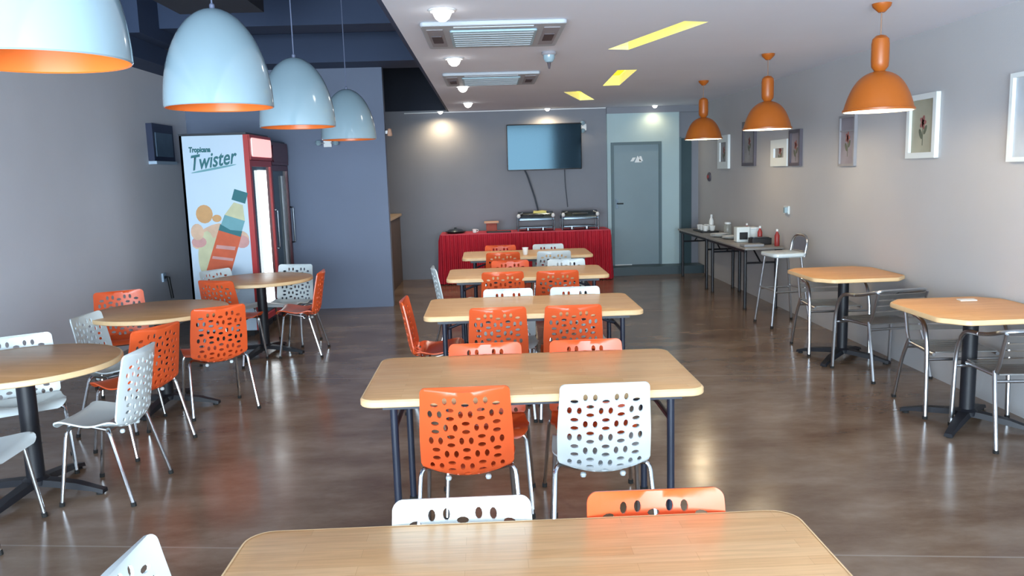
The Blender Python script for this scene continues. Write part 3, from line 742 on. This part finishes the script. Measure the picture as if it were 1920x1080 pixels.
for i, (x, y, lb) in enumerate(((3.41, 10.47, 'red sauce bottle farthest back on the nearer buffet table'), (3.40, 9.93, 'red sauce bottle between the white box and the black box on the buffet'), (3.41, 9.36, 'red sauce bottle at the near end of the buffet'))):
    bottle(x, y, .20, .03, 'red_plastic', 'white_trim', lb, 'bottle', 'red bottles on the buffet')
tag(MB().prism(rrect(.12, .09, .01), 0, .03, .004).obj('menu_holder', 'print_grey'), 'grey flat tray lying at the near end of the buffet', 'tray').location = (3.13, 9.42, Z)

# ------------------------------------------------------------------ red skirted table and what stands on it
RX0, RX1, RY0, RY1, RZ = -.755, 1.90, 12.42, 13.02, .785
t = thing('skirted_table', 'long table under red cloth with a pleated red skirt below the television', 'table', ((RX0+RX1)/2, (RY0+RY1)/2, 0))
hx, hy = (RX1-RX0)/2, (RY1-RY0)/2
MB().prism(rrect(hx, hy, .02), RZ-.02, RZ, .004).obj('table_cloth', 'red_top', t)
def skirt(pts, n, amp=.017):
    mb = MB(); vs_ = []; N = n*6
    Ls = [(Vector(b)-Vector(a)).length for a, b in zip(pts, pts[1:])]; tot = sum(Ls)
    for i in range(N+1):
        d = tot*i/N; k = 0
        while k < len(Ls)-1 and d > Ls[k]: d -= Ls[k]; k += 1
        a, b = Vector(pts[k]), Vector(pts[k+1]); p = a.lerp(b, min(1, d/Ls[k])); dr = (b-a).normalized(); nn = Vector((dr.y, -dr.x))
        for z, q in ((RZ-.012, .15), (RZ-.10, .8), (RZ-.4, 1.1), (.012, 1.6)):
            w = amp*q*(math.sin(2*PI*i/6)+.35*math.sin(2*PI*i/17)) + amp*q
            vs_.append((p.x+nn.x*w, p.y+nn.y*w, z))
    fs = [(i*4+j, i*4+4+j, i*4+5+j, i*4+1+j) for i in range(N) for j in range(3)]
    return mb.add(vs_, fs)
skirt([(-hx, hy), (-hx, -hy), (hx, -hy), (hx, hy)], 62).obj('skirt', 'red_cloth', t, 'deep red pleated skirt')
for sx in (-1, 1):
    for sy in (-1, 1): MB().tube([(sx*(hx-.12), sy*(hy-.08), .004), (sx*(hx-.12), sy*(hy-.08), RZ-.021)], .016, 10).obj('leg', 'black_metal', t)
def chafing(x, lb):
    t = thing('chafing_dish', lb, 'chafing dish', (x, 12.74, RZ+.0005), 0, 'chafing dishes on the red table')
    for sx in (-1, 1):
        MB().tube(rounded_path([(sx*.285, -.16, 0), (sx*.285, -.16, .25), (sx*.20, -.16, .285)], .05), .014, 10).obj('leg', 'steel', t)
        MB().tube(rounded_path([(sx*.285, .16, 0), (sx*.285, .16, .25), (sx*.20, .16, .285)], .05), .014, 10).obj('leg', 'steel', t)
        MB().lathe([(.0001, -.03), (.02, -.02), (.03, 0), (.022, .03), (.0001, .04)], 14, (sx*.27, -.172, .235)).obj('corner_glint', 'white_trim', t, 'white knob painted as the highlight on the frame bend')  # white knobs colour in the highlights on the upper bends
    MB().prism(rrect(.28, .17, .03), .165, .215, .006).obj('water_pan', 'steel_dark', t)
    ld = MB()
    for i in range(9):
        pass
    N = 12; vs_ = [(sx*.275, -.165*math.cos(PI*i/N), .216+.085*math.sin(PI*i/N)) for sx in (-1, 1) for i in range(N+1)]
    ld.add(vs_, [(i, i+1, N+2+i, N+1+i) for i in range(N)] + [tuple(range(N+1)), tuple(reversed(range(N+1, 2*N+2)))])
    ld.obj('roll_lid', 'steel_dark', t, 'dark reflective roll lid')
    MB().tube(rounded_path([(-.12, -.150, .25), (-.12, -.20, .26), (.12, -.20, .26), (.12, -.150, .25)], .03), .008, 8).obj('handle', 'steel', t)
    for sx in (-.12, .12):
        MB().lathe([(.04, .0), (.04, .045), (.03, .05), (.0001, .05)], 16, (sx, 0, .0)).obj('burner', 'steel', t)
    MB().prism(rrect(.275, .15, .02), .05, .06).obj('shelf', 'steel_dark', t)
chafing(.75, 'left steel chafing dish with a yellow cloth on its lid on the red table'); chafing(1.45, 'right steel chafing dish on the red table by the door')
cl = sheet([(-.11, -.13), (.10, -.12), (.12, .08), (-.09, .1)], [], .03, lambda u, s: (Vector((u, s, .085*math.sin(math.acos(max(-1, min(1, s/.165))))+.006+.004*math.sin(40*u))), Vector((0, 0, 1))), .006)
tag(cl.obj('folded_cloth', 'yellow_cloth'), 'pale yellow cloth draped over the left chafing dish', 'cloth').location = (.82, 12.74, RZ+.2175)
t = thing('serving_dish', 'low black dish at the left end of the red table', 'dish', (-.52, 12.66, RZ+.0005)); MB().lathe([(.10, 0), (.16, .02), (.165, .03), (.15, .03), (.0001, .012)], 24).obj('bowl', 'black', t); MB().lathe([(.145, .031), (.10, .06), (.02, .075), (.015, .09), (.0001, .09)], 24).obj('lid', 'steel_dark', t)
t = thing('coffee_cup', 'small white cup beside the black dish on the red table', 'cup', (-.22, 12.60, RZ+.0005)); MB().lathe([(.022, 0), (.03, .005), (.037, .06), (.034, .06), (.026, .01), (.0001, .008)], 18).obj('body', 'ceramic', t); MB().tube(rounded_path([(.033, 0, .05), (.06, 0, .05), (.055, 0, .018), (.028, 0, .018)], .015), .005, 8).obj('handle', 'ceramic', t)
t = thing('carton', 'small brown red carton with a tan lid on the red table', 'box', (.05, 12.70, RZ+.0005)); MB().prism(rrect(.085, .08, .01), 0, .14, .003).obj('body', 'brown_box', t); MB().prism(rrect(.115, .10, .01), .14, .165, .003).obj('lid', 'tan', t)
tag(MB().prism(rrect(.19, .06, .015), 0, .022, .004).obj('flat_tray', 'black'), 'thin black tray in front of the brown carton', 'tray').location = (.16, 12.53, RZ+.0005)
t = thing('drinking_cup', 'small white cup standing on the farthest long table', 'cup', (.42, 9.30, .752)); MB().lathe([(.025, 0), (.035, .08), (.032, .08), (.023, .006), (.0001, .006)], 18).obj('body', 'ceramic', t); MB().lathe([(.037, .078), (.037, .084), (.033, .084), (.033, .078)], 18, closed=True).obj('rim', 'white_trim', t)

# ------------------------------------------------------------------ television
t = thing('television', 'flat black television on the back wall reflecting the windows', 'television', (.94, YB-.14, 2.10), 0); t.rotation_euler = (.022, 0, 0)
MB().prism(rrect(.60, .365, .012), 0, .045, .004).xf(Matrix.Rotation(PI/2, 4, 'X')).obj('casing', 'tv_case', t)
MB().prism(rrect(.588, .35, .006), .0455, .047).xf(Matrix.Rotation(PI/2, 4, 'X')).obj('screen', 'tv_black', t, 'glossy black screen', smooth=False)
MB().box(-.2, .001, -.15, .2, .134, .15).obj('wall_bracket', 'black_metal', t, smooth=False)
MB().tube(rounded_path([(-.33, -.0, -.34), (-.28, -.0, -.45), (-.17, .04, -.80), (-.12, .0, -1.02)], .06), .013, 8).obj('cable', 'cable', t, 'dark power cable')
MB().tube(rounded_path([(.33, .05, -.34), (.335, .06, -.6), (.37, .06, -.98)], .06), .006, 8).obj('cable', 'cable', t, 'thin dark cable')
def twin_light(loc, lb, vertical):
    t = thing('emergency_light', lb, 'emergency light', loc, 0, 'twin spot emergency lights')
    MB().box(-.05, -.04, -.05, .05, 0, .05).obj('body', 'white_trim', t, smooth=False)
    for s_ in (-1, 1):
        c = (-.02, -.13, s_*.062) if vertical else (s_*.11, -.07, .0)
        MB().lathe([(.0001, -.035), (.025, -.03), (.042, 0), (.03, .03), (.0001, .04)], 16, c).obj('lamp_head', 'white_gloss', t)
        MB().tube([(c[0]*.3, -.03, c[2]*.3), (c[0]*.9, -.065, c[2]*.9)], .008, 8).obj('arm', 'vent_grey', t)
twin_light((1.59, YB-.001, 2.40), 'white twin emergency light at the top right corner of the television', True)
twin_light((-2.02, YP-.001, 2.15), 'white twin emergency light on the blue partition', False)
t = thing('wall_spotlight', 'small pale spotlight at the edge of the blue partition', 'spotlight', (-1.289, YP+.07, 2.27)); MB().box(.001, -.02, -.02, .03, .02, .02).obj('mount', 'white_trim', t, smooth=False); MB().lathe([(.028, -.05), (.034, -.04), (.022, .04), (.0001, .05)], 14, (.055, -.01, 0)).obj('head', 'tan', t)
t = thing('service_counter', 'low brown counter end beside the blue partition', 'counter', (-1.56, 12.05, 0)); MB().box(-.2, -.5, 0, .12, 1.1, 1.06).obj('body', 'counter_wood', t, smooth=False); MB().prism([(x-.04, y+.3) for x, y in rrect(.19, .83, .02)], 1.06, 1.10, .004).obj('counter_top', 'counter_top', t)

# ------------------------------------------------------------------ drinks coolers
def cooler(x0, x1, y0, y1, H, lb, red):
    t = thing('drinks_cooler', lb, 'refrigerator', ((x0+x1)/2, (y0+y1)/2, 0)); hx, hy = (x1-x0)/2, (y1-y0)/2
    body = 'cooler_dark'; head = 'cooler_red' if red else 'cooler_maroon'
    b = MB(); b.box(-hx, -hy+.012, .08, -hx+.03, hy, H-.02); b.box(-hx, -hy+.012, .08, hx-.06, -hy+.04, H-.02); b.box(-hx, hy-.03, .08, hx-.06, hy, H-.02)
    b.box(-hx, -hy+.012, .08, hx-.06, hy, .16); b.box(-hx, -hy+.012, H-.30, hx-.06, hy, H-.02)
    b.obj('cabinet', body, t, smooth=False)
    MB().box(-hx-.004, -hy+.004, H-.02, hx-.02, hy, H).obj('top_panel', 'cooler_dark', t, smooth=False)
    MB().box(-hx+.02, -hy+.05, 0, hx-.1, hy-.05, .08).obj('plinth', 'black', t, smooth=False)
    sp = MB().box(-hx+.03, -hy, .07, hx-.055, -hy+.0115, H-.025).obj('side_panel', 'cooler_side' if red else 'cooler_dark', t, smooth=False)
    MB().box(hx-.055, -hy, .07, hx, -hy+.02, H-.025).obj('corner_post', head, t, smooth=False)
    hb = MB().box(hx-.0595, -hy+.021, H-.29, hx+.01, hy, H-.021).obj('header', head, t, smooth=False)
    MB().prism(rrect(hy-.05, .10, .03), 0, .012).xf(Matrix.Translation((hx+.0102, .01, H-.155)) @ Matrix.Rotation(PI/2, 4, 'Z') @ Matrix.Rotation(PI/2, 4, 'X')).obj('header_sign', 'cooler_sign' if red else 'cooler_maroon', hb, 'lit pale pink header sign' if red else None)
    dr = MB()
    for (ya, yb) in ((-hy+.022, -hy+.07), (hy-.05, hy-.002)): dr.box(hx-.058, ya, .14, hx, yb, H-.295)
    dr.box(hx-.058, -hy+.07, .14, hx, hy-.05, .20); dr.box(hx-.058, -hy+.07, H-.36, hx, hy-.05, H-.295)
    d = dr.obj('door', head, t, smooth=False)
    MB().box(hx-.035, -hy+.071, .201, hx-.027, hy-.051, H-.361).obj('glass', 'cooler_glass', d, 'glass pane', smooth=False)
    MB().tube(rounded_path([(hx, hy-.03, .9), (hx+.04, hy-.03, .9), (hx+.04, hy-.03, 1.35), (hx, hy-.03, 1.35)], .02), .010, 8).obj('handle', 'steel', d)
    if red: MB().box(hx-.025, -hy+.34, .30, hx+.004, -hy+.60, H-.40).obj('bright_strip', 'cooler_tube', t, 'bright lit strip inside the glass door', smooth=False)
    else: MB().box(hx-.025, hy-.30, .30, hx-.004, hy-.24, H-.42).obj('bright_strip', 'print_pale', t, 'pale strip painted as a highlight on the glass door', smooth=False)  # maroon cooler: pale colour stands in for a highlight on the glass
    for k in range(4):
        MB().box(-hx+.04, -hy+.05, .45+.36*k, hx-.08, hy-.05, .462+.36*k).obj('shelf', 'cooler_inner', t, smooth=False)
    return t, sp, hx, hy
ct, sp, chx, chy = cooler(-3.26, -2.53, 8.75, 9.62, 2.215, 'tall red drinks cooler with a printed white side panel', True)
cooler(-3.26, -2.55, 9.66, 10.47, 2.17, 'dark maroon drinks cooler between the red cooler and the partition', False)
# flat print on the cooler's side panel (local panel coordinates: x across, z up; facing the dining room)
def printed(name, polys, mt, lay=1, label=None):
    mb = MB()
    for i, P in enumerate(polys): mb.prism(P, .0003*i, .0008+.0003*i)
    mb.xf(Matrix.Translation((0, -chy-.0004*lay, 0)) @ Matrix.Rotation(PI/2, 4, 'X'))
    return mb.obj(name, mt, sp, label, smooth=False)
def text_print(body, size, x, z, rot, shear, mt, wide=1, lay=3):
    cu = bpy.data.curves.new('lettering', 'FONT'); cu.body = body; cu.size = size; cu.shear = shear; cu.align_x = 'CENTER'; cu.offset = .004; cu.resolution_u = 3
    tmp = bpy.data.objects.new('lettering', cu); COL.objects.link(tmp)
    dg = bpy.context.evaluated_depsgraph_get(); me = bpy.data.meshes.new_from_object(tmp.evaluated_get(dg))
    bpy.data.objects.remove(tmp)
    me.transform(Matrix.Translation((x, -chy-.0005*lay-.0008, z)) @ Matrix.Rotation(PI/2, 4, 'X') @ Matrix.Rotation(rot, 4, 'Z') @ Matrix.Diagonal((wide, 1, 1, 1)))
    me.materials.clear(); me.materials.append(MATS[mt])
    return link('lettering', me, sp, 'dark green printed lettering')
text_print('Tropicana', .075, -.155, 2.02, .0, .1, 'print_green', .75)
text_print('Twister', .22, -.03, 1.86, .14, .45, 'print_green', .72)
printed('printed_swash', [ellipse(-.02, 1.84, .25, .012, 16, .16)], 'print_green_soft', 1)
def rp(cx, cy, pts, rot): return [(cx+x*math.cos(rot)-y*math.sin(rot), cy+x*math.sin(rot)+y*math.cos(rot)) for x, y in pts]
BR = -.33
bt = lambda pts: rp(.02, .935, pts, BR)
printed('printed_splash', [ellipse(-.12, 1.12, .22, .10, 16, .5), ellipse(.2, 1.08, .10, .09, 14, .2), ellipse(-.25, 1.17, .07, .09, 14)], 'print_peach', 1)
printed('printed_cream_splash', [ellipse(-.17, .93, .09, .25, 16, -.1), ellipse(-.05, 1.05, .12, .06, 14, .4)], 'print_cream', 1.6)
printed('printed_fruit', [ellipse(-.16, 1.36, .09, .10, 16), ellipse(-.03, 1.31, .05, .04, 14)], 'print_amber', 2)
printed('printed_fruit_slice', [ellipse(.22, 1.05, .08, .07, 14)], 'print_pink', 2); printed('printed_fruit_slice', [ellipse(-.24, 1.06, .08, .06, 14)], 'print_pink', 2)
printed('printed_bottle', [bt([(-.14, -.42), (.12, -.42), (.13, .25), (-.12, .25)])], 'print_orange', 2.6)
printed('printed_bottle_sheen', [bt([(-.10, .02), (.10, .06), (.10, .10), (-.10, .06)]), bt([(-.11, -.10), (.11, -.06), (.11, -.03), (-.11, -.07)])], 'print_pink', 3.4)
printed('printed_bottle_label', [bt([(-.115, .24), (.12, .24), (.125, .40), (-.10, .40)])], 'print_green_soft', 3)
printed('printed_bottle_label_edge', [bt([(-.12, .22), (.125, .22), (.125, .285), (.0, .26), (-.12, .29)])], 'print_green', 3.6)
printed('printed_bottle_neck', [bt([(-.10, .40), (.125, .40), (.06, .56), (-.04, .56)])], 'print_cream', 3)
printed('printed_bottle_cap', [bt([(-.07, .58), (.08, .58), (.08, .70), (-.07, .70)])], 'print_green', 3.3)
printed('printed_snow', [ellipse(-.06, .50, .22, .06, 16, .12)], 'print_white', 3.2)

# ------------------------------------------------------------------ things on the walls
def wall_frame(yc, zc, w, h, fm, pm, lb, flower=False, bar=.03, depth=.035, mid=False):
    t = thing('picture_frame', lb, 'picture frame', (XR-.0015, yc, zc), 0, 'framed pictures on the right wall')
    R = Matrix.Rotation(-PI/2, 4, 'Z') @ Matrix.Rotation(PI/2, 4, 'X')      # local x -> along wall, y -> up, z -> into the room
    f = MB()
    for (a, b, c, d) in ((-w/2, -h/2, -w/2+bar, h/2), (w/2-bar, -h/2, w/2, h/2), (-w/2+bar, h/2-bar, w/2-bar, h/2), (-w/2+bar, -h/2, w/2-bar, -h/2+bar)): f.box(a, b, 0, c, d, depth)
    if mid: f.box(-w/2+bar, h*.18, .0, w/2-bar, h*.18+bar*.6, depth*.8)
    f.xf(R).obj('frame', fm, t, smooth=False)
    MB().box(-w/2+bar, -h/2+bar, 0, w/2-bar, h/2-bar, .012).xf(R).obj('print', pm, t, smooth=False)
    if flower:
        def fl(name, polys, mt):
            mb = MB()
            for P in polys: mb.prism(P, .0125, .014)
            mb.xf(R).obj(name, mt, t, smooth=False)
        fl('printed_petals', [ellipse(.0+.02*math.cos(k*1.26), .03+.028*math.sin(k*1.26), .018, .03, 10, k*1.26-PI/2) for k in range(5)], 'petal')
        fl('printed_leaves', [ellipse(-.03, -.06, .02, .045, 10, .5), ellipse(.035, -.03, .018, .04, 10, -.5), [(-.004, -.15), (.004, -.15), (.004, .01), (-.004, .01)]], 'leaf_print')
wall_frame(5.02, 1.96, .50, .57, 'frame_white', 'print_pale', 'white framed picture cut by the right edge', True)
wall_frame(6.35, 1.97, .43, .50, 'frame_white', 'print_beige', 'white framed flower print right of the nearest orange pendant', True, .045)
wall_frame(7.68, 1.91, .34, .48, 'frame_grey', 'print_mauve', 'grey frame with two stacked pictures', True, .022, .03, True)
wall_frame(8.98, 1.885, .33, .40, 'frame_dark', 'print_mauve', 'dark framed picture beside the small white one', True, .035)
wall_frame(9.46, 1.84, .53, .31, 'frame_white', 'print_grey', 'small wide white framed picture between two dark ones', True, .10)
wall_frame(10.58, 1.99, .50, .58, 'frame_dark', 'print_grey', 'tall dark framed picture below the middle orange pendant', True, .04)
wall_frame(11.72, 1.91, .52, .48, 'frame_white', 'print_grey', 'farthest white framed picture, near the farthest orange pendant', True, .10)
t = thing('alarm_button', 'small dark round alarm point on the right wall by the door', 'alarm', (XR-.001, 12.5, 1.55)); MB().lathe([(.07, 0), (.07, .02), (.055, .03), (.0001, .03)], 18).xf(Matrix.Rotation(-PI/2, 4, 'Y')).obj('base', 'frame_dark', t); MB().lathe([(.03, .03), (.025, .042), (.0001, .045)], 14).xf(Matrix.Rotation(-PI/2, 4, 'Y')).obj('button', 'red_plastic', t)
t = thing('wall_socket', 'white wall socket above the buffet', 'socket', (XR-.001, 9.23, 1.18)); MB().box(-.018, -.07, -.045, 0, .07, .045).obj('plate', 'white_plastic', t, smooth=False); MB().box(-.05, -.05, -.03, -.0185, .0, .03).obj('plug', 'white_gloss', t, smooth=False)
t = thing('wall_box', 'small dark wall box with a pale bottom edge left of the red cooler', 'wall box', (XL+.0005, 9.55, 2.155)); MB().box(0, -.30, -.20, .07, .30, .22).obj('body', 'wallbox_dark', t, smooth=False); MB().box(.0705, -.24, -.15, .078, .24, .12).obj('window', 'wallbox_mid', t, smooth=False); MB().box(0, -.30, -.235, .09, .30, -.201).obj('tray', 'wallbox_pale', t, smooth=False)
t = thing('wall_plug', 'small dark plug with its cable on the left wall beside the red cooler', 'plug', (XL+.0005, 9.35, .62)); MB().box(0, -.04, -.05, .02, .04, .05).obj('plate', 'wallbox_pale', t, smooth=False); MB().tube([(.021, 0, 0), (.06, 0, 0), (.08, .02, -.25)], .018, 8).obj('plug', 'black', t)
